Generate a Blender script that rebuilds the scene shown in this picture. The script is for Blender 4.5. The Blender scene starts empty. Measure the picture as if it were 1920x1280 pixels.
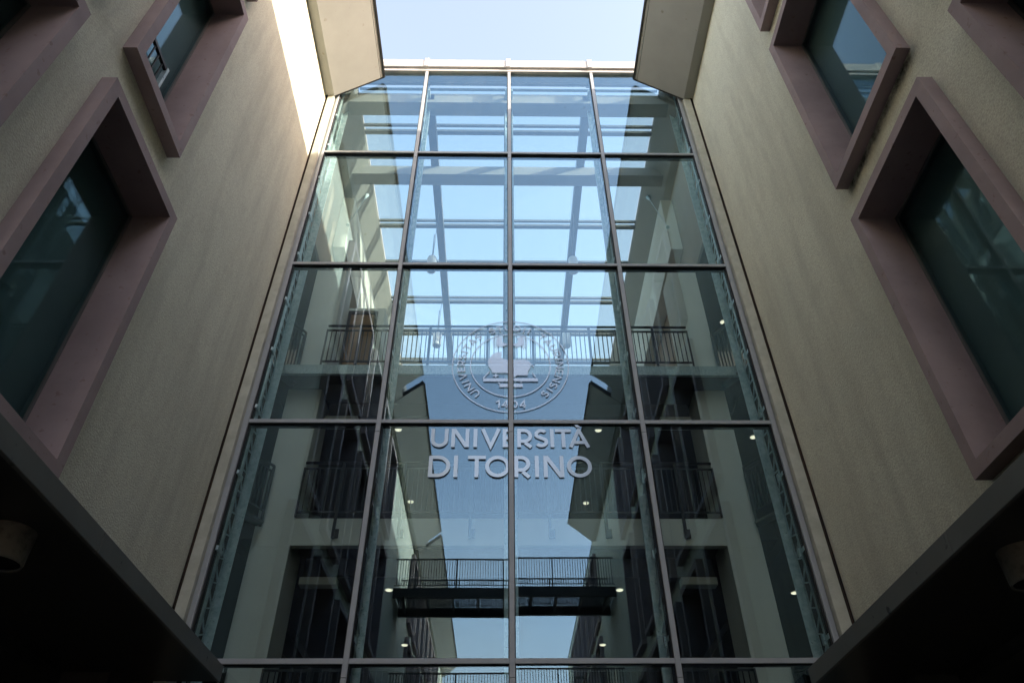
import bpy, math, random
from mathutils import Vector, Matrix

random.seed(7)
sc = bpy.context.scene
ZG = 1.6            # every height below is measured from the camera; the ground lies 1.6 m lower

# ------------------------------------------------------------------ camera
F_PX, PITCH, YAW, ROLL, CAM_X = 1372.2, 0.7161, 0.0179, -0.0073, -0.137
fw = Vector((math.sin(YAW) * math.cos(PITCH), math.cos(YAW) * math.cos(PITCH), math.sin(PITCH)))
rt = Vector((math.cos(YAW), -math.sin(YAW), 0))
up = rt.cross(fw)
rt2 = rt * math.cos(ROLL) + up * math.sin(ROLL)
up2 = -rt * math.sin(ROLL) + up * math.cos(ROLL)
cam = bpy.data.cameras.new('camera')
cam.sensor_width = 36.0
cam.lens = 36.0 * F_PX / 1920.0
cam.clip_start = 0.05
cam.clip_end = 2000
cam_o = bpy.data.objects.new('camera', cam)
sc.collection.objects.link(cam_o)
m = Matrix((rt2, up2, -fw)).transposed().to_4x4()
m.translation = Vector((CAM_X, 0, ZG))
cam_o.matrix_world = m
sc.camera = cam_o

# ------------------------------------------------------------------ sky, sun, exposure
SUN = Vector((1.0, -0.5, 0.456)).normalized()
SUN_EL = math.asin(SUN.z)
SUN_ROT = math.atan2(SUN.x, SUN.y)
world = bpy.data.worlds.new('World')
sc.world = world
world.use_nodes = True
nt = world.node_tree
bg = nt.nodes['Background']
sky = nt.nodes.new('ShaderNodeTexSky')
sky.sky_type = 'NISHITA'
sky.sun_disc = False
sky.sun_elevation = SUN_EL
sky.sun_rotation = SUN_ROT
sky.altitude = 240
sky.air_density = 1.0
sky.dust_density = 1.3
sky.ozone_density = 1.5
wb = nt.nodes.new('ShaderNodeMix')          # camera white balance, the same for the whole sky
wb.data_type = 'RGBA'; wb.blend_type = 'MULTIPLY'; wb.inputs[0].default_value = 1.0
wb.inputs[7].default_value = (1.15, 0.85, 0.64, 1)
nt.links.new(sky.outputs[0], wb.inputs[6])
# a few soft clouds low in the sky
tcw = nt.nodes.new('ShaderNodeTexCoord')
mpw = nt.nodes.new('ShaderNodeMapping'); mpw.inputs['Scale'].default_value = (1.6, 1.6, 3.4); mpw.inputs['Location'].default_value = (0.35, 0.2, 0.1)
nzw = nt.nodes.new('ShaderNodeTexNoise'); nzw.inputs['Scale'].default_value = 1.5; nzw.inputs['Detail'].default_value = 7; nzw.inputs['Roughness'].default_value = 0.55
nt.links.new(tcw.outputs['Generated'], mpw.inputs[0]); nt.links.new(mpw.outputs[0], nzw.inputs['Vector'])
def wmap(src, a, b, c=0.0, d=1.0):
    n = nt.nodes.new('ShaderNodeMapRange'); n.interpolation_type = 'SMOOTHSTEP'
    for i_, v in enumerate((a, b, c, d)): n.inputs[i_ + 1].default_value = v
    nt.links.new(src, n.inputs[0]); return n.outputs[0]
spw = nt.nodes.new('ShaderNodeSeparateXYZ'); nt.links.new(tcw.outputs['Generated'], spw.inputs[0])
mlw = nt.nodes.new('ShaderNodeMath'); mlw.operation = 'MULTIPLY'
nt.links.new(wmap(nzw.outputs['Fac'], 0.38, 0.62, 0, 0.75), mlw.inputs[0]); nt.links.new(wmap(spw.outputs[2], 0.58, 0.28), mlw.inputs[1])
clw = nt.nodes.new('ShaderNodeMix'); clw.data_type = 'RGBA'; clw.inputs[7].default_value = (2.7, 2.62, 2.6, 1)
nt.links.new(mlw.outputs[0], clw.inputs[0]); nt.links.new(wb.outputs[2], clw.inputs[6])
nt.links.new(clw.outputs[2], bg.inputs[0])
bg.inputs[1].default_value = 0.15
sun = bpy.data.lights.new('sun', 'SUN')
sun.energy = 2.0
sun.angle = math.radians(0.53)
sun.color = (0.84, 0.75, 0.62)
sun_o = bpy.data.objects.new('sun', sun)
sc.collection.objects.link(sun_o)
sun_o.rotation_euler = (-SUN).to_track_quat('-Z', 'Y').to_euler()
sun_o.location = (20, -14, 30)
sc.view_settings.view_transform = 'Standard'
sc.view_settings.look = 'None'
sc.view_settings.exposure = 2.82
sc.view_settings.gamma = 1.0
sc.view_settings.use_curve_mapping = False
sc.cycles.use_denoising = True
sc.cycles.max_bounces = 14
sc.cycles.transparent_max_bounces = 32
sc.cycles.caustics_reflective = False
sc.cycles.caustics_refractive = False
sc.cycles.sample_clamp_indirect = 6.0

# ------------------------------------------------------------------ materials
def new_mat(name):
    mt = bpy.data.materials.new(name)
    mt.use_nodes = True
    return mt, mt.node_tree, mt.node_tree.nodes['Principled BSDF']

def mixcol(t, fac, a, b):
    n = t.nodes.new('ShaderNodeMix')
    n.data_type = 'RGBA'
    for sock, v in ((n.inputs[0], fac), (n.inputs[6], a), (n.inputs[7], b)):
        if isinstance(v, bpy.types.NodeSocket):
            t.links.new(v, sock)
        elif isinstance(v, (int, float)):
            sock.default_value = v
        else:
            sock.default_value = (*v, 1)
    return n.outputs[2]

def noise(t, scale, detail=4, rough=0.55, vec=None, stretch=None):
    tc = t.nodes.new('ShaderNodeNewGeometry')
    v = tc.outputs['Position']
    if stretch:
        mp = t.nodes.new('ShaderNodeMapping')
        mp.inputs['Scale'].default_value = stretch
        t.links.new(v, mp.inputs[0])
        v = mp.outputs[0]
    n = t.nodes.new('ShaderNodeTexNoise')
    n.inputs['Scale'].default_value = scale
    n.inputs['Detail'].default_value = detail
    n.inputs['Roughness'].default_value = rough
    t.links.new(v, n.inputs['Vector'])
    return n.outputs['Fac']

def ramp(t, src, a, b):
    r = t.nodes.new('ShaderNodeMapRange')
    r.inputs[1].default_value = a
    r.inputs[2].default_value = b
    t.links.new(src, r.inputs[0])
    return r.outputs[0]

def bump(t, src, strength, dist):
    b = t.nodes.new('ShaderNodeBump')
    b.inputs['Strength'].default_value = strength
    b.inputs['Distance'].default_value = dist
    t.links.new(src, b.inputs['Height'])
    return b.outputs[0]

def surf(name, col, col2=None, scale=3.0, rough=0.7, metal=0.0, bscale=None, bstr=0.3, bdist=0.01, lo=0.35, hi=0.65,
         stretch=None, speck=None, spec=0.5):
    mt, t, p = new_mat(name)
    c = col
    if col2:
        f = ramp(t, noise(t, scale, 6, 0.6, stretch=stretch), lo, hi)
        c = mixcol(t, f, col, col2)
        if speck:
            f2 = ramp(t, noise(t, speck[0], 2, 0.5), speck[1], speck[2])
            c = mixcol(t, f2, c, speck[3])
        t.links.new(c, p.inputs['Base Color'])
    else:
        p.inputs['Base Color'].default_value = (*col, 1)
    p.inputs['Roughness'].default_value = rough
    p.inputs['Metallic'].default_value = metal
    p.inputs['Specular IOR Level'].default_value = spec
    if bscale:
        t.links.new(bump(t, noise(t, bscale, 3, 0.6), bstr, bdist), p.inputs['Normal'])
    return mt

def glass(name, tint, ior, wave, wscale, rough=0.0, refl=(0.93, 0.97, 1.0), power=3.2, dirt=0.0):
    mt = bpy.data.materials.new(name)
    mt.use_nodes = True
    t = mt.node_tree
    t.nodes.remove(t.nodes['Principled BSDF'])
    out = t.nodes['Material Output']
    fr = t.nodes.new('ShaderNodeFresnel')
    fr.inputs[0].default_value = ior
    tr = t.nodes.new('ShaderNodeBsdfTransparent')
    tr.inputs[0].default_value = (*tint, 1)
    gl = t.nodes.new('ShaderNodeBsdfGlossy')
    gl.inputs['Roughness'].default_value = rough
    gl.inputs['Color'].default_value = (*refl, 1)
    # the float glass is not quite flat: reflections waver slightly
    if wave:
        nb = bump(t, noise(t, wscale, 1, 0.4), 1.0, wave)
        t.links.new(nb, gl.inputs['Normal'])
    # abs() of the incidence: the same reflectance from inside and from outside
    lw = t.nodes.new('ShaderNodeLayerWeight')
    lw.inputs[0].default_value = 0.5
    r0 = ((ior - 1) / (ior + 1)) ** 2
    pw = t.nodes.new('ShaderNodeMath'); pw.operation = 'POWER'
    t.links.new(lw.outputs['Facing'], pw.inputs[0]); pw.inputs[1].default_value = power
    mr = t.nodes.new('ShaderNodeMapRange')
    mr.inputs[3].default_value = r0
    mr.inputs[4].default_value = 0.95
    t.links.new(pw.outputs[0], mr.inputs[0])
    mx = t.nodes.new('ShaderNodeMixShader')
    t.links.new(mr.outputs[0], mx.inputs[0])
    t.links.new(tr.outputs[0], mx.inputs[1])
    t.links.new(gl.outputs[0], mx.inputs[2])
    if dirt:                       # thin veil of dust and dried water marks
        df = t.nodes.new('ShaderNodeBsdfDiffuse'); df.inputs[0].default_value = (0.55, 0.56, 0.55, 1)
        d1 = ramp(t, noise(t, 2.4, 8, 0.7, stretch=(2.2, 1, 0.5)), 0.45, 0.80)
        dm = t.nodes.new('ShaderNodeMath'); dm.operation = 'MULTIPLY'; dm.inputs[1].default_value = dirt
        t.links.new(d1, dm.inputs[0])
        m3 = t.nodes.new('ShaderNodeMixShader')
        t.links.new(dm.outputs[0], m3.inputs[0]); t.links.new(mx.outputs[0], m3.inputs[1]); t.links.new(df.outputs[0], m3.inputs[2])
        mx = m3
    t.links.new(mx.outputs[0], out.inputs[0])
    t.nodes.remove(fr)
    return mt

def emit(name, col, strength):
    mt, t, p = new_mat(name)
    p.inputs['Base Color'].default_value = (*col, 1)
    p.inputs['Emission Color'].default_value = (*col, 1)
    p.inputs['Emission Strength'].default_value = strength
    return mt

M = {}
M['stucco'] = surf('stucco', (0.76, 0.765, 0.625), (0.68, 0.685, 0.56), 0.45, 0.92, bscale=48, bstr=0.6, bdist=0.014,
                   speck=(62, 0.40, 0.72, (0.55, 0.53, 0.43)))
def stucco_dirt(mt):
    """mould along the underside of the right hand window frame, faint runs below the sills"""
    t = mt.node_tree; p = t.nodes['Principled BSDF']
    src = p.inputs['Base Color'].links[0].from_socket
    sep = t.nodes.new('ShaderNodeSeparateXYZ'); g = t.nodes.new('ShaderNodeNewGeometry')
    t.links.new(g.outputs['Position'], sep.inputs[0])
    def mathn(op, a, b):
        n = t.nodes.new('ShaderNodeMath'); n.operation = op
        for q, v in zip(n.inputs, (a, b)):
            if isinstance(v, (int, float)): q.default_value = v
            else: t.links.new(v, q)
        return n.outputs[0]
    zc, yc, xc = sep.outputs[2], sep.outputs[1], sep.outputs[0]
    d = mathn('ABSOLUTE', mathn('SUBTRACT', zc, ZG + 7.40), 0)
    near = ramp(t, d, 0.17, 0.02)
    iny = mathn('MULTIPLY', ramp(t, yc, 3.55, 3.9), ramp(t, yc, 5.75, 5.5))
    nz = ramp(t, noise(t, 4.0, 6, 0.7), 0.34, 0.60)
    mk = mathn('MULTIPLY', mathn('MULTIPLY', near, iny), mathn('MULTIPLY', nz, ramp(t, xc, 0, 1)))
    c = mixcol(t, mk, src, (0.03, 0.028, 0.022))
    runs = ramp(t, noise(t, 1.6, 5, 0.65, stretch=(1, 1.6, 0.22)), 0.46, 0.74)
    c = mixcol(t, mathn('MULTIPLY', runs, 0.55), c, (0.45, 0.44, 0.36))
    pat = ramp(t, noise(t, 2.6, 7, 0.72), 0.52, 0.74)
    c = mixcol(t, mathn('MULTIPLY', pat, 0.42), c, (0.50, 0.485, 0.40))
    t.links.new(c, p.inputs['Base Color'])
stucco_dirt(M['stucco'])
M['strip'] = surf('strip', (0.50, 0.505, 0.43), (0.40, 0.40, 0.335), 5.0, 0.85, bscale=60, bstr=0.3)
M['soffit'] = surf('soffit', (0.345, 0.35, 0.33), (0.31, 0.315, 0.295), 1.4, 0.75, bscale=30, bstr=0.1,
                   speck=(5.5, 0.70, 0.78, (0.24, 0.22, 0.18)))
M['pink'] = surf('pink', (0.375, 0.295, 0.295), (0.295, 0.23, 0.232), 1.6, 0.8, bscale=70, bstr=0.2, bdist=0.004,
                 speck=(14, 0.66, 0.74, (0.27, 0.19, 0.185)))
M['alu'] = surf('alu', (0.39, 0.41, 0.43), (0.34, 0.36, 0.38), 3.0, 0.45, 0.12)
M['alu_cap'] = surf('alu_cap', (0.52, 0.51, 0.50), (0.46, 0.455, 0.45), 2.0, 0.5, 0.2)
M['seal'] = surf('seal', (0.015, 0.014, 0.013), rough=0.8)
M['fascia'] = surf('fascia', (0.20, 0.20, 0.185), (0.17, 0.17, 0.155), 1.2, 0.5, 0.4,
                   speck=(9, 0.70, 0.76, (0.05, 0.05, 0.045)))
M['darkmetal'] = surf('darkmetal', (0.035, 0.034, 0.033), (0.028, 0.027, 0.026), 4.0, 0.5, 0.5)
M['rail'] = surf('rail', (0.03, 0.034, 0.034), (0.024, 0.027, 0.027), 6.0, 0.4, 0.6)
M['gap'] = surf('gap', (0.025, 0.019, 0.015), (0.06, 0.036, 0.024), 1.5, 0.9)
M['galv'] = surf('galv', (0.42, 0.56, 0.585), (0.74, 0.84, 0.85), 9.0, 0.40, 0.15, lo=0.4, hi=0.7,
                 speck=(32, 0.62, 0.72, (0.22, 0.31, 0.33)))
M['galv_beam'] = surf('galv_beam', (0.35, 0.43, 0.43), (0.50, 0.57, 0.56), 14.0, 0.5, 0.4, lo=0.4, hi=0.62,
                      stretch=(3.0, 1, 0.7), speck=(40, 0.60, 0.72, (0.10, 0.13, 0.13)))
M['plaster'] = surf('plaster', (0.76, 0.78, 0.71), (0.70, 0.72, 0.66), 1.2, 0.85, bscale=50, bstr=0.08)
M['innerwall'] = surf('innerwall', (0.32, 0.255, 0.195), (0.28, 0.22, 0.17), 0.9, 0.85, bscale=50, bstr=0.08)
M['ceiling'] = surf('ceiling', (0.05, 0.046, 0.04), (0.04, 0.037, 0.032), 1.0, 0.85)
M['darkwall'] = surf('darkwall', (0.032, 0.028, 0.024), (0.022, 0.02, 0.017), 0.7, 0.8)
M['floor'] = surf('floor', (0.14, 0.13, 0.12), (0.11, 0.10, 0.09), 1.0, 0.5)
M['steel'] = surf('steel', (0.16, 0.165, 0.16), (0.13, 0.135, 0.13), 3.0, 0.55, 0.2)
M['wood'] = surf('wood', (0.30, 0.17, 0.075), (0.25, 0.14, 0.06), 3.0, 0.55, stretch=(6, 1, 0.8))
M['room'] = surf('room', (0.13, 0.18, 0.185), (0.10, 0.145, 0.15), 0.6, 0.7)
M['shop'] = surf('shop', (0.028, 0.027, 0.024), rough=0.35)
M['paving'] = surf('paving', (0.34, 0.325, 0.30), (0.28, 0.27, 0.25), 1.5, 0.85, bscale=20, bstr=0.2)
M['roofing'] = surf('roofing', (0.22, 0.20, 0.18), (0.18, 0.165, 0.15), 1.0, 0.85)
M['cream'] = surf('cream', (0.55, 0.52, 0.45), (0.48, 0.45, 0.39), 0.5, 0.9)
M['lampshade'] = surf('lampshade', (0.72, 0.72, 0.70), (0.68, 0.68, 0.66), 3.0, 0.4)
M['lampbody'] = surf('lampbody', (0.20, 0.185, 0.15), (0.10, 0.09, 0.07), 18.0, 0.6, 0.3, lo=0.5, hi=0.75)
M['lens'] = surf('lens', (0.01, 0.01, 0.014), rough=0.05)
def film(name, col, tr):
    mt, t, p = new_mat(name)
    p.inputs['Base Color'].default_value = (*col, 1); p.inputs['Roughness'].default_value = 0.24; p.inputs['Metallic'].default_value = 0.8
    tb = t.nodes.new('ShaderNodeBsdfTransparent'); mx = t.nodes.new('ShaderNodeMixShader')
    mx.inputs[0].default_value = tr
    tl = t.nodes.new('ShaderNodeBsdfTranslucent'); tl.inputs[0].default_value = (*[min(1, c * 1.15) for c in col], 1)
    m2 = t.nodes.new('ShaderNodeMixShader'); m2.inputs[0].default_value = 0.2
    t.links.new(p.outputs[0], m2.inputs[1]); t.links.new(tl.outputs[0], m2.inputs[2])
    t.links.new(m2.outputs[0], mx.inputs[1]); t.links.new(tb.outputs[0], mx.inputs[2])
    t.links.new(mx.outputs[0], t.nodes['Material Output'].inputs[0])
    return mt
M['sign'] = film('sign', (0.40, 0.455, 0.50), 0.10)
M['film'] = film('film', (0.52, 0.58, 0.64), 0.40)
M['grate'] = surf('grate', (0.10, 0.105, 0.11), (0.05, 0.053, 0.056), 8, 0.6, 0.3)
M['glass'] = glass('glass', (0.88, 0.925, 0.915), 1.95, 0.0014, 0.5, refl=(0.53, 0.79, 1.0), dirt=0.015)
M['roofglass'] = glass('roofglass', (0.90, 0.965, 0.97), 1.35, 0, 1)
M['winglass'] = glass('winglass', (0.78, 0.86, 0.86), 1.28, 0.0006, 0.7, power=5.0, refl=(0.62, 0.86, 1.0))
M['lamp'] = emit('lamp', (1.0, 0.93, 0.70), 0.2)

# ------------------------------------------------------------------ helpers
COL = sc.collection
WORLD = {}

def wpos(o):
    return WORLD.get(o.name, Vector((0, 0, 0))) if o else Vector((0, 0, 0))

def link(o, parent, loc):
    """place o at world position loc, as a child of parent (no rotations on parents)"""
    COL.objects.link(o)
    o.parent = parent
    o.location = Vector(loc) - wpos(parent)
    WORLD[o.name] = Vector(loc)
    return o

def tag(o, label=None, cat=None, group=None, kind=None):
    if label: o['label'] = label
    if cat: o['category'] = cat
    if group: o['group'] = group
    if kind: o['kind'] = kind
    return o

def thing(name, loc, label, cat, group=None):
    o = bpy.data.objects.new(name, None)
    o.empty_display_size = 0.2
    link(o, None, (loc[0], loc[1], loc[2] + ZG))
    return tag(o, label, cat, group)

def part_empty(name, loc, parent):
    o = bpy.data.objects.new(name, None)
    o.empty_display_size = 0.1
    return link(o, parent, (loc[0], loc[1], loc[2] + ZG))

class MB:
    def __init__(s):
        s.v, s.f = [], []
    def quad(s, *pts):
        i = len(s.v)
        s.v += [tuple(p) for p in pts]
        s.f.append(tuple(range(i, i + len(pts))))
        return s
    def box(s, x0, x1, y0, y1, z0, z1):
        i = len(s.v)
        s.v += [(x, y, z) for z in (z0, z1) for y in (y0, y1) for x in (x0, x1)]
        s.f += [tuple(i + k for k in q) for q in ((0, 2, 3, 1), (4, 5, 7, 6), (0, 1, 5, 4), (2, 6, 7, 3), (0, 4, 6, 2), (1, 3, 7, 5))]
        return s
    def prism(s, poly, axis, a, b):
        """poly: 2-D points; axis 'y': (x,z) swept from y=a to b; 'x': (y,z) swept along x"""
        n = len(poly); i = len(s.v)
        for t in (a, b):
            for p in poly:
                s.v.append((p[0], t, p[1]) if axis == 'y' else (t, p[0], p[1]) if axis == 'x' else (p[0], p[1], t))
        s.f.append(tuple(i + k for k in range(n)))
        s.f.append(tuple(i + n + k for k in reversed(range(n))))
        for k in range(n):
            l = (k + 1) % n
            s.f.append((i + k, i + n + k, i + n + l, i + l))
        return s
    def tube(s, p, q, r, n=8, r2=None):
        p, q = Vector(p), Vector(q); d = (q - p).normalized()
        a = d.orthogonal().normalized(); b = d.cross(a); i = len(s.v)
        for c, rr in ((p, r), (q, r if r2 is None else r2)):
            for k in range(n):
                t = 2 * math.pi * k / n
                s.v.append(tuple(c + a * rr * math.cos(t) + b * rr * math.sin(t)))
        for k in range(n):
            l = (k + 1) % n
            s.f.append((i + k, i + l, i + n + l, i + n + k))
        s.f.append(tuple(i + k for k in reversed(range(n))))
        s.f.append(tuple(i + n + k for k in range(n)))
        return s
    def bar(s, p, q, w, h):
        """rectangular bar from p to q"""
        p, q = Vector(p), Vector(q); d = (q - p).normalized()
        ref = Vector((1, 0, 0)) if abs(d.x) < 0.9 else Vector((0, 0, 1))
        a = d.cross(ref).normalized(); b = d.cross(a); i = len(s.v)
        for c in (p, q):
            for u, v in ((-1, -1), (1, -1), (1, 1), (-1, 1)):
                s.v.append(tuple(c + a * u * w / 2 + b * v * h / 2))
        s.f += [tuple(i + k for k in f) for f in ((0, 1, 2, 3), (7, 6, 5, 4), (0, 4, 5, 1), (1, 5, 6, 2), (2, 6, 7, 3), (3, 7, 4, 0))]
        return s
    def mesh(s, name, mat, origin=(0, 0, 0)):
        me = bpy.data.meshes.new(name)
        ox, oy, oz = origin
        me.from_pydata([(x - ox, y - oy, z - oz) for x, y, z in s.v], [], s.f)
        me.materials.append(M[mat])
        me.update()
        return me
    def build(s, name, mat, parent=None, origin=None, bevel=0.0, smooth=False, fix=True):
        if origin is None:
            xs, ys, zs = zip(*s.v)
            origin = ((min(xs) + max(xs)) / 2, (min(ys) + max(ys)) / 2, min(zs))
        me = s.mesh(name, mat, origin)
        if fix:
            import bmesh
            bm = bmesh.new(); bm.from_mesh(me)
            bmesh.ops.recalc_face_normals(bm, faces=bm.faces)
            bm.to_mesh(me); bm.free()
        o = bpy.data.objects.new(name, me)
        link(o, parent, (origin[0], origin[1], origin[2] + ZG))
        if bevel:
            b = o.modifiers.new('bevel', 'BEVEL'); b.width = bevel; b.segments = 1; b.limit_method = 'ANGLE'
        if smooth:
            for pl in me.polygons: pl.use_smooth = len(pl.vertices) == 4
        return o

def place(name, me, loc, parent, rot=None):
    o = bpy.data.objects.new(name, me)
    link(o, parent, (loc[0], loc[1], loc[2] + ZG))
    if rot: o.rotation_euler = rot
    return o

# =================================================================== THE PLACE
D = 9.0                       # plane of the mullion fronts
PW = 1.9634                   # width of a glass panel
ROWS = [-4.03, -0.61, 2.806, 6.232, 9.650, 13.065, 16.466]
WL, WR = -4.17, 4.20          # the two courtyard walls
XE = 3.89                     # inner edge of the side jambs

# ---- ground
tag(MB().box(-60, 60, -90, 60, -1.9, -1.6).build('courtyard_paving', 'paving'), kind='structure')

# ---- side buildings: walls with window openings
WROW = [(3.30, 6.855), (7.455, 11.015), (11.61, 14.75)]
def columns(side):
    cols = []
    for r in range(3):
        L = []
        if side < 0:
            L.append((3.862, 5.675) if r == 0 else (3.855, 5.236))
            first = (1.42, 3.228)
        else:
            L.append((3.775, 5.63))
            first = (1.30, 3.105)
        for k in range(13):
            y0, y1 = first[0] - 2.42 * k, first[1] - 2.42 * k
            if not (y1 > -11.9 and y0 < -8.2):
                L.append((y0, y1))
        cols.append(L)
    return cols

def wall_mesh(x, thick, y0, y1, z0, z1, holes):
    ys = sorted({y0, y1, *[h[0] for h in holes], *[h[1] for h in holes]})
    zs = sorted({z0, z1, *[h[2] for h in holes], *[h[3] for h in holes]})
    b = MB()
    xb = x + thick
    def hole(yc, zc):
        return any(h[0] < yc < h[1] and h[2] < zc < h[3] for h in holes)
    for i in range(len(ys) - 1):
        for j in range(len(zs) - 1):
            if hole((ys[i] + ys[i + 1]) / 2, (zs[j] + zs[j + 1]) / 2): continue
            for xx in (x, xb):
                b.quad((xx, ys[i], zs[j]), (xx, ys[i + 1], zs[j]), (xx, ys[i + 1], zs[j + 1]), (xx, ys[i], zs[j + 1]))
    for h in holes + [(y0, y1, z0, z1)]:
        a, c, d, e = h
        for p, q in (((a, d), (c, d)), ((c, d), (c, e)), ((c, e), (a, e)), ((a, e), (a, d))):
            b.quad((x, *p), (x, *q), (xb, *q), (xb, *p))
    return b

FW_, DEPTH, PROUD = 0.135, 0.47, 0.155
def window(bld, x, s, y0, y1, z0, z1, guard=False):
    """s=+1: the room lies towards -x (left wall); frame stands proud towards +x"""
    w = part_empty('window', (x, (y0 + y1) / 2, z0), bld)
    xf, xw, xg = x + s * PROUD, x - s * 0.05, x + s * (PROUD - DEPTH)
    rings = [(xw, 0), (xf, 0), (xf, FW_), (xg, FW_)]
    b = MB()
    pts = []
    for xx, ins in rings:
        pts.append([(xx, y0 + ins, z0 + ins), (xx, y1 - ins, z0 + ins), (xx, y1 - ins, z1 - ins), (xx, y0 + ins, z1 - ins)])
    for a, c in zip(pts[:-1], pts[1:]):
        for k in range(4):
            l = (k + 1) % 4
            b.quad(a[k], a[l], c[l], c[k])
    b.build('frame', 'pink', w)
    i0 = FW_ + 0.0
    MB().box(min(xg, xg + s * 0.012), max(xg, xg + s * 0.012), y0 + i0, y1 - i0, z0 + i0, z1 - i0).build('pane', 'winglass', w)
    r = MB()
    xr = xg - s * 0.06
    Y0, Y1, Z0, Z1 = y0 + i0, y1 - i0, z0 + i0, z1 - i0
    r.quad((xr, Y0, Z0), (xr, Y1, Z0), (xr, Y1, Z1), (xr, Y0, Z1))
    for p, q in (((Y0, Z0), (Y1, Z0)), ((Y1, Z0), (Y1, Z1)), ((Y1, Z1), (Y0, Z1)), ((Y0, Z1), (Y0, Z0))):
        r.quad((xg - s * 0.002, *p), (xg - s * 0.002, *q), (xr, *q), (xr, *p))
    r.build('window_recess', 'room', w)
    # slim sash bar near the far jamb
    sa, sb = sorted((xg + s * .013, xg + s * .034)); q = .032
    MB().box(sa, sb, Y0 + .001, Y0 + q, Z0 + .001, Z1 - .001).box(sa, sb, Y1 - q, Y1 - .001, Z0 + .001, Z1 - .001).box(sa, sb, Y0 + q + .001, Y1 - q - .001, Z0 + .001, Z0 + q) \
        .box(sa, sb, Y0 + q + .001, Y1 - q - .001, Z1 - q, Z1 - .001).build('sash', 'steel', w)
    if guard:
        g = MB()
        xr_ = xg + s * 0.10
        zt, zb = z0 + FW_ + 1.02, z0 + FW_ + 0.10
        g.box(xr_ - 0.02, xr_ + 0.02, Y0, Y1 - 0.35, zt, zt + 0.05)
        g.box(xr_ - 0.02, xr_ + 0.02, Y0, Y1 - 0.35, zb, zb + 0.03)
        y = Y0 + 0.10
        while y < Y1 - 0.35:
            g.box(xr_ - 0.008, xr_ + 0.008, y - 0.008, y + 0.008, zb + 0.03, zt); y += 0.115
        g.build('guard_rail', 'darkmetal', w)
        MB().box(xr_ - 0.03, xr_ + 0.03, Y1 - 0.35, Y1 - 0.31, zt - 0.42, zt + 0.06).build('guard_bracket', 'galv', w)
    return w

def eave(bld, s, segs, notches, y_end):
    """inclined soffit; s=-1 left, +1 right. u=0 at the wall, u=1 at the outer edge"""
    xi, zi, xo, zo = 4.00, 15.13, 2.925, 16.02
    if s < 0: xi, xo = 3.985, 2.915
    def P(u, n=0.0):
        x = xi + (xo - xi) * u; z = zi + (zo - zi) * u
        L = math.hypot(xo - xi, zo - zi); nx, nz = (zo - zi) / L, -(xo - xi) / L   # pointing up and outwards
        return (s * (x + nx * n), z + nz * n)
    e = part_empty('eave', (s * 3.9, segs[0][1], 15.1), bld)
    def strip(name, mat, u0, u1, n0, n1, a, b, bev=0):
        MB().prism([P(u0, n0), P(u1, n0), P(u1, n1), P(u0, n1)], 'y', a, b).build(name, mat, e, bevel=bev)
    for a, b in segs:                       # dark backing, fascia trim, then the panels one by one
        strip('backing_board', 'darkmetal', 0.0, 0.985, 0.035, 0.10, a, b)
        strip('roof_edge', 'roofing', 0.0, 0.967, 0.102, 0.16, a, b)
        strip('fascia_edge', 'darkmetal', 0.968, 1.0, -0.01, 0.16, a - 0.02, b + 0.02)
        strip('trim', 'soffit', 0.918, 0.964, 0.004, 0.034, a, b - 0.004)
        y = b
        while y > a + 0.05:
            y2 = max(a, y - 2.42)
            strip('soffit_panel', 'soffit', 0.0, 0.908, 0.0, 0.034, y2 + 0.008, y, 0.0)
            y = y2
        strip('end_edge', 'darkmetal', 0.02, 0.985, -0.004, 0.12, b + 0.002, b + 0.035)
    for a, b in notches:                    # gap between two roof lengths: only the wall side is bridged
        strip('bridging_panel', 'soffit', 0.0, 0.33, 0.0, 0.10, a, b)
    # small closing board between soffit and wall
    xw = 4.20 if s > 0 else 4.17
    y0 = segs[-1][0]
    MB().box(*sorted((s * (xw - 0.002), s * (xi - 0.02))), y0, segs[0][1] - 0.02, 15.135, 15.18).build('closing_board', 'soffit', e)

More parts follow.
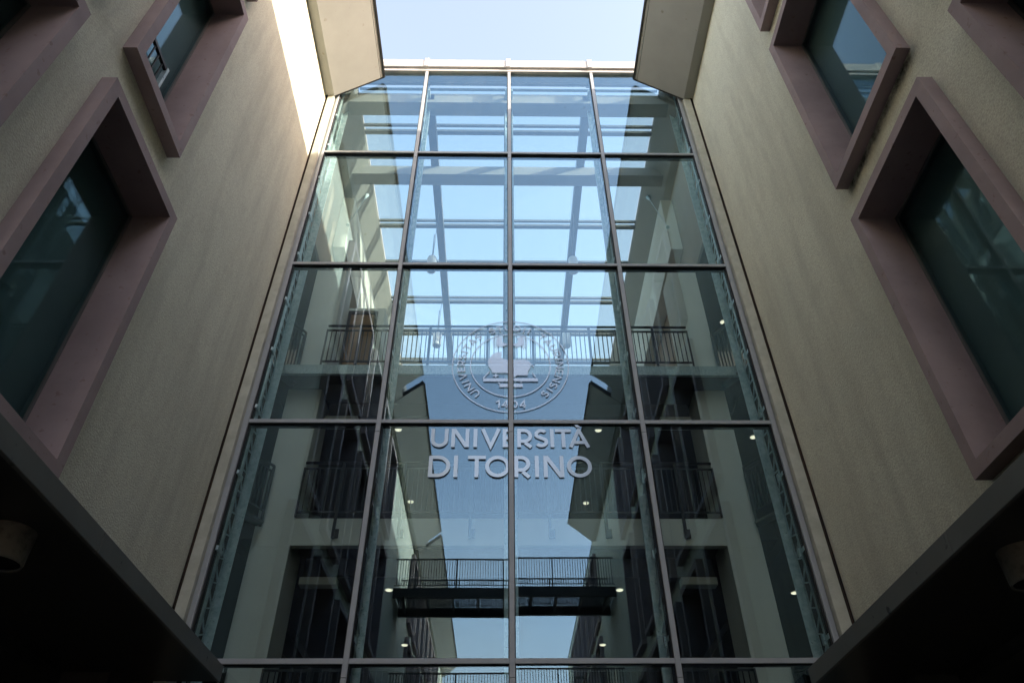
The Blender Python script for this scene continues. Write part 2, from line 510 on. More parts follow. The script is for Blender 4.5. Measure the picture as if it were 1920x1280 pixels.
def building(s, label):
    W = WL if s < 0 else WR
    so = -s                                  # towards the courtyard
    bld = thing('courtyard_building', (W, -8, -1.6), label, 'building', None)
    Y0, Y1 = -33.0, 8.962
    cols = columns(s)
    holes, wins = [], []
    for r, L in enumerate(cols):
        z0, z1 = WROW[r]
        for i, (a, b) in enumerate(L):
            holes.append((a + .05, b - .05, z0 + .05, z1 - .05))
            wins.append((a, b, z0, z1, s < 0 and r == 1 and i == 0))
    wall_mesh(W, s * 0.30, Y0, Y1, 2.60, 15.6, holes).build('wall', 'stucco', bld, fix=False)
    for a, b, z0, z1, g in wins:
        window(bld, W, so, a, b, z0, z1, g)
    # shadow joint and beige strip where the wall meets the glass facade
    MB().box(*sorted((W, W + s * 0.3)), Y1 + .001, 8.99, -1.6, 15.6).build('shadow_joint', 'gap', bld)
    xs0, xs1 = (3.985, 4.142) if s > 0 else (3.975, 4.118)
    MB().box(*sorted((s * xs0, s * xs1)), 8.93, 9.20, -1.6, 15.6).build('edge_strip', 'strip', bld, bevel=0.006)
    MB().box(*sorted((s * xs1, s * 4.6)), 8.992, 9.20, -1.6, 15.6).build('joint_back', 'gap', bld)
    # the block behind: roof, outer wall
    MB().box(*sorted((s * 3.66, s * 12)), Y0 if s < 0 else -13.4, 9.25, 16.14, 16.30).build('roof', 'roofing', bld)
    MB().box(*sorted((s * 3.66, s * 3.72)), Y0 if s < 0 else -13.4, 8.95, 15.5, 16.138).build('roof_upstand', 'roofing', bld)
    if s > 0:
        MB().box(4.2, 12, Y0, -13.42, 15.60, 15.78).build('roof', 'roofing', bld)
    MB().box(*sorted((s * 11.7, s * 12)), Y0, 21, -1.6, 16.14).build('outer_wall', 'stucco', bld)
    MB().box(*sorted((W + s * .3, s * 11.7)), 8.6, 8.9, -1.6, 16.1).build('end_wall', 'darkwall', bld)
    # canopy above the ground floor
    xc = -3.36 if s < 0 else 3.467
    zt, zb = (2.765, 2.585) if s < 0 else (2.725, 2.535)
    can = part_empty('canopy', (xc, 0, zb), bld)
    y, n = 8.955, 0
    joint = 5.554 if s < 0 else 5.449
    edges = [8.955, joint] + [joint - 3.45 * k for k in range(1, 8)]
    for a, b in zip(edges[1:], edges[:-1]):
        MB().box(*sorted((xc, xc + s * 0.04)), a + .007, b, zb, zt).build('fascia_panel', 'fascia', can, bevel=0.004)
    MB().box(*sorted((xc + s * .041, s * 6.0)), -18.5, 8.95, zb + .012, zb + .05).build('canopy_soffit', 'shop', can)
    MB().box(*sorted((xc + s * .041, W)), -18.5, 8.95, zt - .05, zt - .01).build('canopy_top', 'darkmetal', can)
    # recessed shop front in its shade
    fx = s * 5.6
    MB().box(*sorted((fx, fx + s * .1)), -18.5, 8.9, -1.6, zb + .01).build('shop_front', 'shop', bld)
    for k in range(6):
        yy = 8.2 - 2.1 * k
        MB().box(*sorted((fx - s * .09, fx - s * .001)), yy, yy + .07, -1.6, zb).build('shop_mullion', 'lampbody', bld)
    MB().box(*sorted((fx - s * .08, fx - s * .001)), -10, 8.8, 1.55, 1.62).build('shop_transom', 'lampbody', bld)
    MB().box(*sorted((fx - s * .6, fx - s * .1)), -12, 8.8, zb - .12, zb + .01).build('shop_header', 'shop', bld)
    if s < 0:
        eave(bld, s, [(-1.98, 8.93), (-14.0, -2.5), (-32.5, -14.5)], [(-2.5, -1.98), (-14.5, -14.0)], 8.93)
    else:
        eave(bld, s, [(-1.98, 8.93), (-13.4, -2.5)], [(-2.5, -1.98)], 8.93)
    return bld

building(-1, 'cream stucco building on the left with pink framed windows, its top lit by the sun')
building(1, 'shaded cream stucco building on the right with pink framed windows')

# canopy lamps
def canopy_lamp(x, y, ztop, label):
    t = thing('canopy_lamp', (x, y, ztop - 0.33), label, 'lamp', 'lamps under the canopies')
    b = MB(); n = 28; i = 0
    prof = [(0.0, 0.0), (0.135, 0.0), (0.165, 0.02), (0.172, 0.05), (0.172, 0.30), (0.160, 0.33), (0.0, 0.33)]
    outer = prof[2:]
    for r, z in [(0.150, 0.015), (0.165, 0.0), (0.172, 0.03), (0.172, 0.30), (0.158, 0.33), (0.0, 0.33)]:
        for k in range(n):
            a = 2 * math.pi * k / n
            b.v.append((x + r * math.cos(a), y + r * math.sin(a), ztop - 0.33 + z))
    for j in range(5):
        for k in range(n):
            l = (k + 1) % n
            b.f.append((j * n + k, j * n + l, (j + 1) * n + l, (j + 1) * n + k))
    b.build('lamp_body', 'lampbody', t, smooth=True)
    MB().tube((x, y, ztop - 0.315), (x, y, ztop - 0.30), 0.15, 28).build('lens', 'lens', t)
    return t
canopy_lamp(-3.86, 5.20, 2.66, 'round dark lamp under the left canopy')
canopy_lamp(3.98, 5.42, 2.60, 'round dark lamp under the right canopy')

# =================================================================== GLASS FACADE
fac = thing('glass_facade', (0, D, -1.6), 'tall glass curtain wall with grey metal grid at the end of the courtyard', 'facade')
MX = [-PW, 0.0, PW]
for x in MX:
    for z0, z1 in zip([-1.6] + ROWS[2:-1], ROWS[2:-1] + [16.395]):
        zz0 = z0 - 0.155 if z0 > 0 else z0
        zz1 = z1 - 0.16 if z1 < 16 else z1
        MB().box(x - .034, x + .034, D - 0.002, D + .21, zz0, zz1).build('mullion', 'alu', fac, bevel=0.004)
        for dx in (-1, 1):
            MB().box(*sorted((x + dx * .0345, x + dx * .045)), D + .022, D + .20, zz0, zz1).build('gasket', 'seal', fac)
for s in (-1, 1):
    MB().box(*sorted((s * XE, s * 3.935)), D - .004, D + .14, -1.6, 15.35).build('side_jamb', 'alu', fac, bevel=0.004)
    MB().box(*sorted((s * 3.937, s * 3.973)), D + .02, D + .14, -1.6, 15.4).build('jamb_cover', 'alu', fac)
    MB().box(*sorted((s * 3.87, s * XE)), D + .03, D + .13, -1.6, 15.4).build('gasket', 'seal', fac)
xs = [-XE] + MX + [XE]
for i in range(4):
    a, b = xs[i] + (.035 if i else .001), xs[i + 1] - (.035 if i < 3 else .001)
    for j, z in enumerate(ROWS[2:-1]):
        MB().box(a, b, D + .004, D + .03, z, z + .062).build('transom', 'alu', fac, bevel=0.003)
        MB().box(a, b, D + .031, D + .17, z + .004, z + .06).build('transom_core', 'seal', fac)
    zs = ROWS[1:]
    for j in range(len(zs) - 1):
        z0, z1 = zs[j] + .05, zs[j + 1] + .012
        if j == 0: z0 = -1.55
        o = MB().box(a - .012, b + .012, D + .055, D + .063, z0, z1).build('glass_pane', 'glass', fac)
        o.rotation_euler = (math.radians(random.uniform(-.12, .12)), 0, math.radians(random.uniform(-.13, .13)))
# top capping, in lengths with raised joint covers
MB().box(-5.0, 5.0, D - .01, D + .12, 16.40, 16.495).build('head_transom', 'alu_cap', fac, bevel=0.004)
cx_ = [-4.9, -PW, 0, PW, 4.9]
for a, b in zip(cx_[:-1], cx_[1:]):
    MB().box(a + .004, b - .004, D - .06, D + .45, 16.515, 16.83).build('capping', 'alu_cap', fac, bevel=0.006)
for x in MX:
    MB().box(x - .055 - .02, x + .055 - .02, D - .085, D + .47, 16.495, 16.86).build('capping_joint', 'alu_cap', fac, bevel=0.004)

# ---- truss columns just behind the glass
ztop = 15.9
clamp = MB().box(-.05, .05, -.16, .05, -.03, .03).box(-.02, .02, -.16, .0, -.10, -.04).box(-.075, -.05, -.03, .03, -.06, .06).mesh('clamp', 'galv')
names = ['leftmost', 'second from the left', 'middle', 'second from the right', 'rightmost']
for k, x in enumerate([-3.893, -PW, 0.0, PW, 3.918]):
    t = thing('truss_column', (x, D + .3, -1.6), 'galvanised lattice column behind the glass, ' + names[k] + ' of the five', 'column', 'truss columns behind the glass')
    edge = k in (0, 4)
    yf = D + (.20 if edge else .285)
    MB().tube((x, yf, -1.6), (x, yf, ztop), 0.042, 12).build('front_chord', 'galv', t, smooth=True)
    xa, xb = [(-3.965, -3.838), (x - .075, x + .075), (x - .095, x + .095), (x - .075, x + .075), (3.865, 3.99)][k]
    ob = MB().box(xa, xb, D + .66, D + .672, -1.6, ztop)
    xl = [xa, xa, xa, xb, xb][k]
    for xe_ in ([xl] if edge else [xa, xb]):
        sx_ = 1 if xe_ == xa else -1
        ob.box(*sorted((xe_, xe_ + sx_ * .010)), D + .615, D + .659, -1.6, ztop)
    ob.build('rear_chord', 'galv', t)
    dx = (xl - x) if edge else 0.0
    dg = [MB().bar((0, 0, 0), (dx, D + .64 - yf, .17), .018, .018).mesh('diagonal', 'galv'),
          MB().bar((dx, D + .64 - yf, 0), (0, 0, .17), .018, .018).mesh('diagonal', 'galv')]
    z, i = 1.5, 0
    while z < ztop - .3:
        place('diagonal', dg[i % 2], (x, yf, z), t)
        z += .17; i += 1
    z = 2.0
    while z < ztop - .3:
        place('clamp', clamp, (x, yf - .02 if not edge else yf + .0, z), t)
        z += 1.14
    MB().box(x - .09, x + .09, D + .2, D + .69, ztop - .02, ztop + .06).build('head_plate', 'galv', t)

# =================================================================== LETTERING
def arc(cx, cy, rx, ry, a0, a1, n=14):
    return [(cx + rx * math.cos(math.radians(a0 + (a1 - a0) * i / n)), cy + ry * math.sin(math.radians(a0 + (a1 - a0) * i / n))) for i in range(n + 1)]
def strokes(ch, w, h, t):
    """centre lines of a geometric capital in a box w x h, stroke t: list of (points, closed)"""
    e = t / 2; L, R, B, T = e, w - e, e, h - e; mx = w / 2
    if ch == 'I': return [([(mx, 0), (mx, h)], 0)]
    if ch == 'U':
        r = (R - L) / 2
        return [([(L, h)] + arc(mx, B + r, r, r, 180, 360, 18) + [(R, h)], 0)]
    if ch == 'N': return [([(L, 0), (L, h)], 0), ([(R, 0), (R, h)], 0), ([(L + e * .4, h - e * .3), (R - e * .4, e * .3)], 0)]
    if ch == 'V': return [([(L, h), (mx, e * .6), (R, h)], 0)]
    if ch == 'E': return [([(w, B), (L, B), (L, T), (w, T)], 0), ([(L + e, h * .51), (w * .92, h * .51)], 0)]
    if ch == 'T': return [([(0, T), (w, T)], 0), ([(mx, 0), (mx, h - t)], 0)]
    if ch == 'A': return [([(L, 0), (mx, h - e * .6), (R, 0)], 0), ([(w * .24, h * .27), (w * .76, h * .27)], 0)]
    if ch == 'R':
        r = h * .295
        return [([(L, 0), (L, T)] + arc(R - r - e * .2, T - r, r, r, 90, -90, 14) + [(L + e, T - 2 * r)], 0),
                ([(w * .52, T - 2 * r - e), (R + e * .2, 0)], 0)]
    if ch == 'D':
        r = (T - B) / 2; c = R - r
        return [([(L, B), (L, T), (max(c, L + .01), T)] + arc(max(c, L + .02), B + r, R - max(c, L + .02), r, 88, -88, 20) + [(max(c, L + .01), B)], 1)]
    if ch == 'O':
        return [(arc(mx, h / 2, (R - L) / 2, (T - B) / 2, 0, 352, 44), 1)]
    if ch == 'S':
        r = (T - B) / 4; rx = (R - L) / 2
        up_ = arc(mx, T - r, rx, r, 35, 215, 12); lo_ = arc(mx, B + r, rx, r, 35, -145, 12)
        return [(up_ + lo_, 0)]
    if ch == '1': return [([(mx + e, 0), (mx + e, h), (L, h * .78)], 0)]
    if ch == '4': return [([(R - w * .12, 0), (R - w * .12, h), (L, h * .32), (w, h * .32)], 0)]
    if ch == '0': return [(arc(mx, h / 2, (R - L) / 2, (T - B) / 2, 0, 350, 28), 1)]
    return []

def thick(b, pts, closed, t, y0, y1, tf):
    """stroke of width t along pts (2-D) as a solid between y0 and y1; tf maps 2-D to (x,z)"""
    n = len(pts); P = [Vector(p) for p in pts]; i0 = len(b.v)
    for i in range(n):
        if closed: d0, d1 = P[i] - P[i - 1], P[(i + 1) % n] - P[i]
        else: d0, d1 = P[i] - P[max(i - 1, 0)], P[min(i + 1, n - 1)] - P[i]
        if d0.length < 1e-9: d0 = d1
        if d1.length < 1e-9: d1 = d0
        d0, d1 = d0.normalized(), d1.normalized()
        n0 = Vector((-d0.y, d0.x)); n1 = Vector((-d1.y, d1.x)); mm = (n0 + n1)
        mm = mm.normalized() if mm.length > 1e-6 else n0
        k = min(1 / max(mm.dot(n0), 0.3), 2.4)
        for sgn in (1, -1):
            q = P[i] + mm * sgn * k * t / 2
            for y in (y0, y1):
                X, Z = tf(q); b.v.append((X, y, Z))
    m_ = n if closed else n - 1
    for i in range(m_):
        a = i0 + 4 * i; c = i0 + 4 * ((i + 1) % n)
        b.f += [(a, c, c + 2, a + 2), (a + 1, a + 3, c + 3, c + 1), (a, a + 1, c + 1, c), (a + 2, c + 2, c + 3, a + 3)]
    if not closed:
        for a in (i0, i0 + 4 * (n - 1)):
            b.f.append((a, a + 2, a + 3, a + 1))

YS0, YS1 = D + .030, D + .052     # the letters stand on the outer face of the glass
KS = 1.0045
sign = thing('lettering_sign', (0, D, 5.3), 'grey raised letters UNIVERSITÀ DI TORINO on the glass facade', 'sign')
def letter(ch, x0, x1, zb, h, t, parent, accent=False):
    b = MB()
    for k, (pts, cl) in enumerate(strokes(ch, x1 - x0, h, t)):
        thick(b, pts, cl, t, YS0 + .001 * k, YS1 - .001 * k, lambda q: (x0 + q[0], zb + q[1]))
    if accent:
        w = x1 - x0
        thick(b, [(w * .36, h * 1.28), (w * .55, h * 1.07)], 0, t * .85, YS0, YS1, lambda q: (x0 + q[0], zb + q[1]))
    return b.build('letter', 'sign', parent)
def px1(c): return ((795 + c / 6.0) - 957.6) * .00779 * KS
def px2(c): return ((795 + c / 6.0) - 957.8) * .00757 * KS
for ch, a, b_ in (('U', 75, 270), ('N', 305, 505), ('I', 553, 597), ('V', 635, 860), ('E', 882, 1006), ('R', 1045, 1218),
                  ('S', 1240, 1392), ('I', 1418, 1458), ('T', 1475, 1655), ('À', 1622, 1862)):
    letter('A' if ch == 'À' else ch, px1(a), px1(b_), 5.800 * KS, .318, .054, sign, ch == 'À')
for ch, a, b_ in (('D', 48, 292), ('I', 330, 378), ('T', 488, 690), ('O', 685, 962), ('R', 1012, 1196), ('I', 1244, 1288),
                  ('N', 1342, 1570), ('O', 1605, 1886)):
    letter(ch, px2(a), px2(b_), 5.305 * KS, .352, .056, sign)

emb = thing('university_emblem', (0, D, 6.4), 'round grey emblem with eagle, bull and ring of letters on the glass', 'emblem')
EX, EZ = -0.003, 7.345 * KS
def ring(r, t):
    b = MB(); thick(b, arc(0, 0, r, r, 0, 355.5, 79), 1, t, YS0 + .006, YS1 - .006, lambda q: (EX + q[0], EZ + q[1]))
    b.build('ring', 'film', emb)
ring(.925, .015); ring(.635, .016)
txt = 'UNIVERSITAS STUDII TAURINENSIS'
cw = {'I': .45, ' ': .9, 'N': 1.05, 'U': 1.0, 'V': 1.0, 'E': .8, 'R': .85, 'S': .8, 'T': .85, 'A': 1.0, 'D': 1.0}
H = .125
tot = sum(cw[c] + .30 for c in txt)
ang, span = 232.0, 284.0
for c in txt:
    wd = cw[c] * H * .95
    a_c = ang - span * (cw[c] / 2 + .15) / tot
    if c != ' ':
        b = MB(); ra = math.radians(a_c)
        ux, uz = math.cos(ra), math.sin(ra); tx, tz = uz, -ux
        for k, (pts, cl) in enumerate(strokes(c, wd, H, .018)):
            thick(b, pts, cl, .018, YS0 + .004 + .001 * k, YS1 - .004 - .001 * k,
                  lambda q: (EX + ux * (.722 + q[1]) + tx * (q[0] - wd / 2), EZ + uz * (.722 + q[1]) + tz * (q[0] - wd / 2)))
        b.build('letter', 'film', emb)
    ang -= span * (cw[c] + .30) / tot
for c, x in (('1', -.235), ('4', -.135), ('0', .015), ('4', .135)):
    b = MB()
    for k, (pts, cl) in enumerate(strokes(c, .095, .135, .022)):
        thick(b, pts, cl, .022, YS0 + .004 + .001 * k, YS1 - .004 - .001 * k, lambda q: (EX + x + q[0], EZ - .845 + q[1]))
    b.build('numeral', 'film', emb)
def cp(p): return (EX + p[0] * .001246 - .987, EZ + 1.066 - p[1] * .001614)
def silhouette(name, pts, dy=0.0):
    MB().prism([cp(p) for p in pts], 'y', YS0 + .004 + dy, YS1 - .004).build(name, 'film', emb)
silhouette('bull', [(500, 620), (530, 570), (560, 530), (620, 500), (682, 498), (672, 580), (760, 604), (840, 600), (1000, 600), (1040, 640),
                    (1050, 690), (1020, 740), (1008, 796), (880, 796), (850, 812), (820, 842), (812, 800), (740, 766), (562, 766), (545, 722), (515, 690)])
silhouette('eagle_wing', [(690, 300), (640, 300), (612, 340), (610, 400), (640, 430), (700, 425), (752, 408), (752, 392), (700, 380), (684, 350)])
silhouette('eagle_wing', [(880, 310), (930, 295), (968, 330), (970, 390), (935, 420), (880, 430), (822, 405), (822, 395), (880, 385), (900, 350)])
for cx0, sg in ((645, -1), (935, 1)):
    for k in range(9):
        a = math.radians(-70 + 140 * k / 8)
        p = (cx0 + sg * 30 * math.cos(a), 362 + 50 * math.sin(a)); q = (cx0 + sg * 88 * math.cos(a), 362 + 105 * math.sin(a))
        b = MB(); thick(b, [cp(p), cp(q)], 0, .012, YS0 + .008, YS1 - .008, lambda v: (v[0], v[1])); b.build('feather', 'film', emb)
silhouette('step', [(446, 835), (762, 835), (762, 872), (452, 872)])
silhouette('step', [(816, 832), (1130, 832), (1138, 868), (816, 868)])
silhouette('step', [(650, 900), (940, 900), (945, 940), (654, 940)])
silhouette('cross', [(570, 795), (598, 795), (600, 768), (614, 768), (616, 790), (642, 790), (642, 804), (616, 806), (612, 826), (598, 826), (597, 808), (570, 808)])
for p, q in (((530, 745), (446, 835)), ((1068, 765), (1110, 815)), ((1018, 615), (1090, 690)), ((640, 880), (655, 900)), ((930, 870), (920, 890))):
    b = MB(); thick(b, [cp(p), cp(q)], 0, .016, YS0 + .006, YS1 - .006, lambda v: (v[0], v[1])); b.build('line', 'film', emb)

# =================================================================== ATRIUM
YB = 20.2
# side walls, floors, pillars
for s, side in ((-1, 'left'), (1, 'right')):
    w = thing('atrium_side_wall', (s * 4.2, 14, -1.6), 'plastered upper side wall inside the atrium, on the ' + side, 'wall')
    mat = 'innerwall'
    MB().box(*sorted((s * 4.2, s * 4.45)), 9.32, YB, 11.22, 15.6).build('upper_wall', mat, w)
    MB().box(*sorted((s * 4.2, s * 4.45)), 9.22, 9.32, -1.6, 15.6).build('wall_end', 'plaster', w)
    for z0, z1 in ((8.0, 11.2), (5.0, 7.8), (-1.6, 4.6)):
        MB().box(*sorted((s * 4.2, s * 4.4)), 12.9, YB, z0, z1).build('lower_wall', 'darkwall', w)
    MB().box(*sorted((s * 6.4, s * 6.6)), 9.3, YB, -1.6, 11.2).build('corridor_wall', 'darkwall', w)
    MB().box(*sorted((s * 3.96, s * 6.4)), 9.72, 13.2, 11.2, 11.34).build('corridor_ceiling', 'ceiling', w)
    MB().box(*sorted((s * 3.9, s * 4.19)), 11.72, YB, 13.16, 15.02).build('edge_beam', 'plaster', w)
    # inclined soffit under the glass roof's edge
    MB().prism([(s * 4.3, 15.08), (s * 3.62, 15.98), (s * 3.62, 16.20), (s * 4.3, 15.5)], 'y', 9.25, YB).build('roof_soffit', 'soffit', w)
    MB().box(*sorted((s * 3.62, s * 11.7)), 9.26, YB, 16.0, 16.12).build('side_roof', 'roofing', w)
    x0, x1 = (-3.955, -3.36) if s < 0 else (3.34, 3.875)
    p = thing('pillar', ((x0 + x1) / 2, 10.8, -1.6), 'pale plastered square pillar inside the atrium, on the ' + side, 'pillar', 'atrium pillars')
    for z0, z1 in ((-1.6, 2.05), (2.05, 4.98), (4.98, 7.98), (8.16, 11.2)):
        MB().box(x0, x1, 10.5, 11.2, z0 + .002, z1).build('shaft', 'plaster', p)

# floors: gallery bridges across the atrium
def rail_bars(t, xa, xb, y, z0, z1, pitch, r=0.0075, mat='rail'):
    me = MB().box(-r, r, -r, r, 0, z1 - z0).mesh('baluster', mat)
    n = int((xb - xa) / pitch)
    for k in range(1, n):
        place('baluster', me, (xa + (xb - xa) * k / n, y, z0), t)

top = thing('upper_gallery', (0, 10.0, 7.94), 'upper gallery floor behind the glass with stained galvanised edge beam', 'gallery')
MB().box(-4.11, 4.17, 10.0, 10.06, 7.945, 8.145).build('edge_beam', 'galv_beam', top)
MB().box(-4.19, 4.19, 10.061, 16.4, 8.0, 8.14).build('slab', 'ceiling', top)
for s in (-1, 1):
    MB().box(*sorted((s * 4.21, s * 6.4)), 9.4, YB, 8.0, 8.14).build('corridor_slab', 'ceiling', top)
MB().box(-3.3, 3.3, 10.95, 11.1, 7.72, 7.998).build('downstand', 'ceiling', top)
MB().box(-3.34, -2.75, 10.94, 11.2, 7.60, 7.718).build('lintel', 'plaster', top)
MB().box(2.75, 3.32, 10.94, 11.2, 7.60, 7.718).build('lintel', 'plaster', top)

def railing(name, label, xa, xb, y, zf, h, pitch, posts, brackets=0.0):
    t = thing(name, ((xa + xb) / 2, y, zf), label, 'railing', 'gallery railings')
    MB().tube((xa, y, zf + h), (xb, y, zf + h), .024, 10).build('top_rail', 'rail', t, smooth=True)
    MB().box(xa, xb, y - .012, y + .012, zf + h - .125, zf + h - .095).build('upper_rail', 'rail', t)
    MB().box(xa, xb, y - .012, y + .012, zf + .075, zf + .105).build('lower_rail', 'rail', t)
    rail_bars(t, xa, xb, y, zf + .106, zf + h - .126, pitch)
    for x in (xa, xb):
        MB().box(x - .015, x + .015, y - .013, y + .013, zf + .005, zf + h - .09).build('end_bar', 'rail', t)
    for x in posts:
        MB().box(x - .022, x + .022, y - .045, y - .013, zf - brackets, zf + h - .026).build('post', 'rail', t)
        if brackets:
            MB().box(x - .02, x + .075, y - .012, y + .02, zf - brackets + .02, zf - brackets + .16).build('bracket', 'rail', t)
    return t
railing('gallery_railing', 'dark bar railing on the upper gallery, behind the round emblem', -3.33, 3.26, 10.02, 8.15, .93, .082,
        [-2.72, -1.45, -.40, .42, 1.45, 2.62])
g2 = thing('middle_gallery', (0, 10.5, 5.0), 'pale slab of the middle gallery below the lettering', 'gallery')
MB().box(-3.36, 3.34, 10.505, 10.62, 5.005, 5.455).build('slab_edge', 'plaster', g2)
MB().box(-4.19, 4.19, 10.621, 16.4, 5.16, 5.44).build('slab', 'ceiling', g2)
for s in (-1, 1):
    MB().box(*sorted((s * 4.21, s * 6.4)), 9.4, YB, 5.0, 5.44).build('corridor_slab', 'ceiling', g2)
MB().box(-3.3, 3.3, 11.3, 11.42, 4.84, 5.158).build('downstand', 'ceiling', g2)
MB().box(-3.34, -2.75, 11.28, 11.46, 4.72, 4.838).build('lintel', 'plaster', g2)
MB().box(2.75, 3.32, 11.28, 11.46, 4.72, 4.838).build('lintel', 'plaster', g2)
railing('gallery_railing', 'dark bar railing on the middle gallery, behind the lettering', -3.36, 3.34, 10.47, 5.455, .985, .084,
        [-2.72, -1.72, -.62, .62, 1.50, 2.72], .36)
g1 = thing('lower_gallery', (0, 10.5, 1.8), 'dim lower gallery seen through the bottom row of glass', 'gallery')
MB().box(-3.36, 3.34, 10.505, 10.62, 1.85, 2.30).build('slab_edge', 'plaster', g1)
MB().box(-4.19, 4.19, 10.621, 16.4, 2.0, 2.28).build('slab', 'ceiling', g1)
railing('gallery_railing', 'dark bar railing on the lower gallery, at the bottom of the glass', -3.36, 3.34, 10.47, 2.30, .985, .084, [-2.72, -1.45, -.62, .62, 1.45, 2.72], .36)

# short railings closing the corridors beside the pillars
def corner_rail(s, zf, h, label):
    xa, ya, xb, yb = s * 3.84, 10.38, s * 4.17, 9.86
    t = thing('corner_railing', (xa, ya, zf), label, 'railing', 'short corridor railings')
    MB().tube((xa, ya, zf + h), (xb, yb, zf + h), .022, 8).build('top_rail', 'rail', t)
    MB().bar((xa, ya, zf + h - .10), (xb, yb, zf + h - .10), .02, .03).build('upper_rail', 'rail', t)
    MB().bar((xa, ya, zf + .06), (xb, yb, zf + .06), .02, .03).build('lower_rail', 'rail', t)
    me = MB().box(-.011, .011, -.011, .011, 0, h - .19).mesh('baluster', 'rail')
    for k in range(9):
        f = (k + .5) / 9
        place('baluster', me, (xa + (xb - xa) * f, ya + (yb - ya) * f, zf + .075), t)
    MB().tube((xa, ya, zf - .2), (xa, ya, zf + h), .024, 8).build('post', 'rail', t)
    MB().bar((xa, ya - .03, zf - .17), (xb, yb - .03, zf - .17), .04, .16).build('stringer', 'steel', t)
for s, side in ((-1, 'left'), (1, 'right')):
    for zf, h, lv in ((8.15, 1.08, 'upper'), (5.46, .86, 'middle'), (2.3, .9, 'lower')):
        corner_rail(s, zf, h, 'short dark railing beside the %s pillar on the %s floor' % (side, lv))

# back of the hall
bw = thing('hall_back_wall', (0, 16.4, -1.6), 'dark back wall deep inside the atrium below the upper gallery', 'wall')
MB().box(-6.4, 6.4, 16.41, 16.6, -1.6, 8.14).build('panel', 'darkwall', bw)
for z0 in (2.3, 5.46):
    for k in range(6):
        x = -3.3 + 1.32 * k - .5
        MB().box(x, x + 1.0, 16.36, 16.405, z0 + .02, z0 + 2.2).build('dark_door', 'seal', bw)
hw = thing('atrium_floor', (0, 13, -1.6), 'dark floor of the hall behind the glass', 'floor')
MB().box(-6.4, 6.4, 9.25, 16.4, -1.599, -1.585).build('tiles', 'floor', hw)
rw = thing('atrium_rear_wall', (0, YB, 8), 'plain rear wall of the atrium above the upper gallery', 'wall')
MB().box(-4.3, 4.3, YB, YB + .2, 8.0, 15.9).build('panel', 'plaster', rw)

# lobby with the brown door on the upper gallery
lob = thing('lift_lobby', (-3.3, 11.5, 8.14), 'small pale lobby with a brown door at the left end of the upper gallery', 'lobby')
MB().box(-3.42, -3.36, 11.25, 12.6, 8.145, 10.62).build('side', 'plaster', lob)
MB().box(-2.74, -2.60, 11.25, 12.6, 8.145, 10.62).build('side', 'plaster', lob)
MB().box(-3.42, -2.60, 11.25, 12.6, 10.622, 10.70).build('roof', 'plaster', lob)
dr = part_empty('door', (-3.05, 11.27, 8.15), lob)
MB().box(-3.355, -3.30, 11.22, 11.30, 8.15, 10.60).box(-2.80, -2.745, 11.22, 11.30, 8.15, 10.60).box(-3.299, -2.801, 11.22, 11.30, 10.52, 10.60).build('door_frame', 'darkmetal', dr)
MB().box(-3.298, -2.802, 11.25, 11.28, 9.10, 10.515).build('door_leaf', 'wood', dr)
MB().box(-3.298, -2.802, 11.25, 11.28, 8.15, 9.095).build('lower_pane', 'room', dr)

# ---- glass roof
rf = thing('glass_roof', (0, 14, 15.5), 'glass roof of the atrium with grey beams and bars', 'roof')
for x in (-1.89, -.06, 1.87):
    wB = .10 if x != -.06 else .05
    MB().box(x - wB, x + wB, 9.42, YB, 15.84, 16.06).build('beam', 'steel', rf)
for y0, y1, z0, z1 in ((9.42, 9.78, 15.72, 16.10), (11.32, 11.66, 15.50, 15.838)):
    MB().box(-4.15, 4.15, y0, y1, z0, z1).build('cross_beam', 'soffit', rf)
yy = [10.40, 11.95, 13.45, 15.0, 16.53, 18.05, 19.55]
for y in yy:
    for a, b, dz in ((-3.61, 3.61, 0),):
        MB().box(a, b, y - .13, y - .07, 16.08, 16.15).build('glazing_bar', 'steel', rf)
        MB().box(a, b, y + .04, y + .15, 16.08, 16.16).build('glazing_bar', 'steel', rf)
ed = [9.30] + yy + [YB]
for j in range(len(ed) - 1):
    for a, b in ((-3.6, -1.89), (-1.89, -.06), (-.06, 1.87), (1.87, 3.6)):
        MB().box(a + .01, b - .01, ed[j] + .005, ed[j + 1] - .005, 16.165, 16.177).build('roof_pane', 'roofglass', rf)
for y, z in ((9.36, 16.21), (9.27, 16.32)):
    MB().box(-3.6, 3.6, y, y + .05, z, z + .05).build('gutter_bar', 'steel', rf)

# ---- hanging lamps
for x, y, lb in ((-1.97, 13.0, 'white hanging cylinder lamp, left one of the nearer pair'), (1.70, 13.0, 'white hanging cylinder lamp, right one of the nearer pair'),
                 (-2.02, 15.95, 'white hanging cylinder lamp left of the emblem, farther pair'), (1.72, 15.95, 'white hanging cylinder lamp right of the emblem, farther pair')):
    t = thing('pendant_lamp', (x, y, 13.7), lb, 'lamp', 'hanging lamps in the atrium')
    b = MB(); n = 18
    prof = [(0.0, .0), (.085, .0), (.12, .03), (.125, .06), (.125, .46), (.115, .50), (.06, .53), (0.0, .53)]
    for r, z in prof:
        for k in range(n):
            a = 2 * math.pi * k / n
            b.v.append((x + r * math.cos(a), y + r * math.sin(a), 13.68 + z))
    for j in range(len(prof) - 1):
        for k in range(n):
            l = (k + 1) % n
            b.f.append((j * n + k, j * n + l, (j + 1) * n + l, (j + 1) * n + k))
    b.build('lamp_shade', 'lampshade', t, smooth=True)
    MB().tube((x, y, 14.2), (x, y, 15.1), .012, 6).build('cord', 'rail', t)
    MB().tube((x + .02, y - .04, 14.2), (x + .10, y - .25, 15.85), .008, 6).build('cord', 'rail', t)
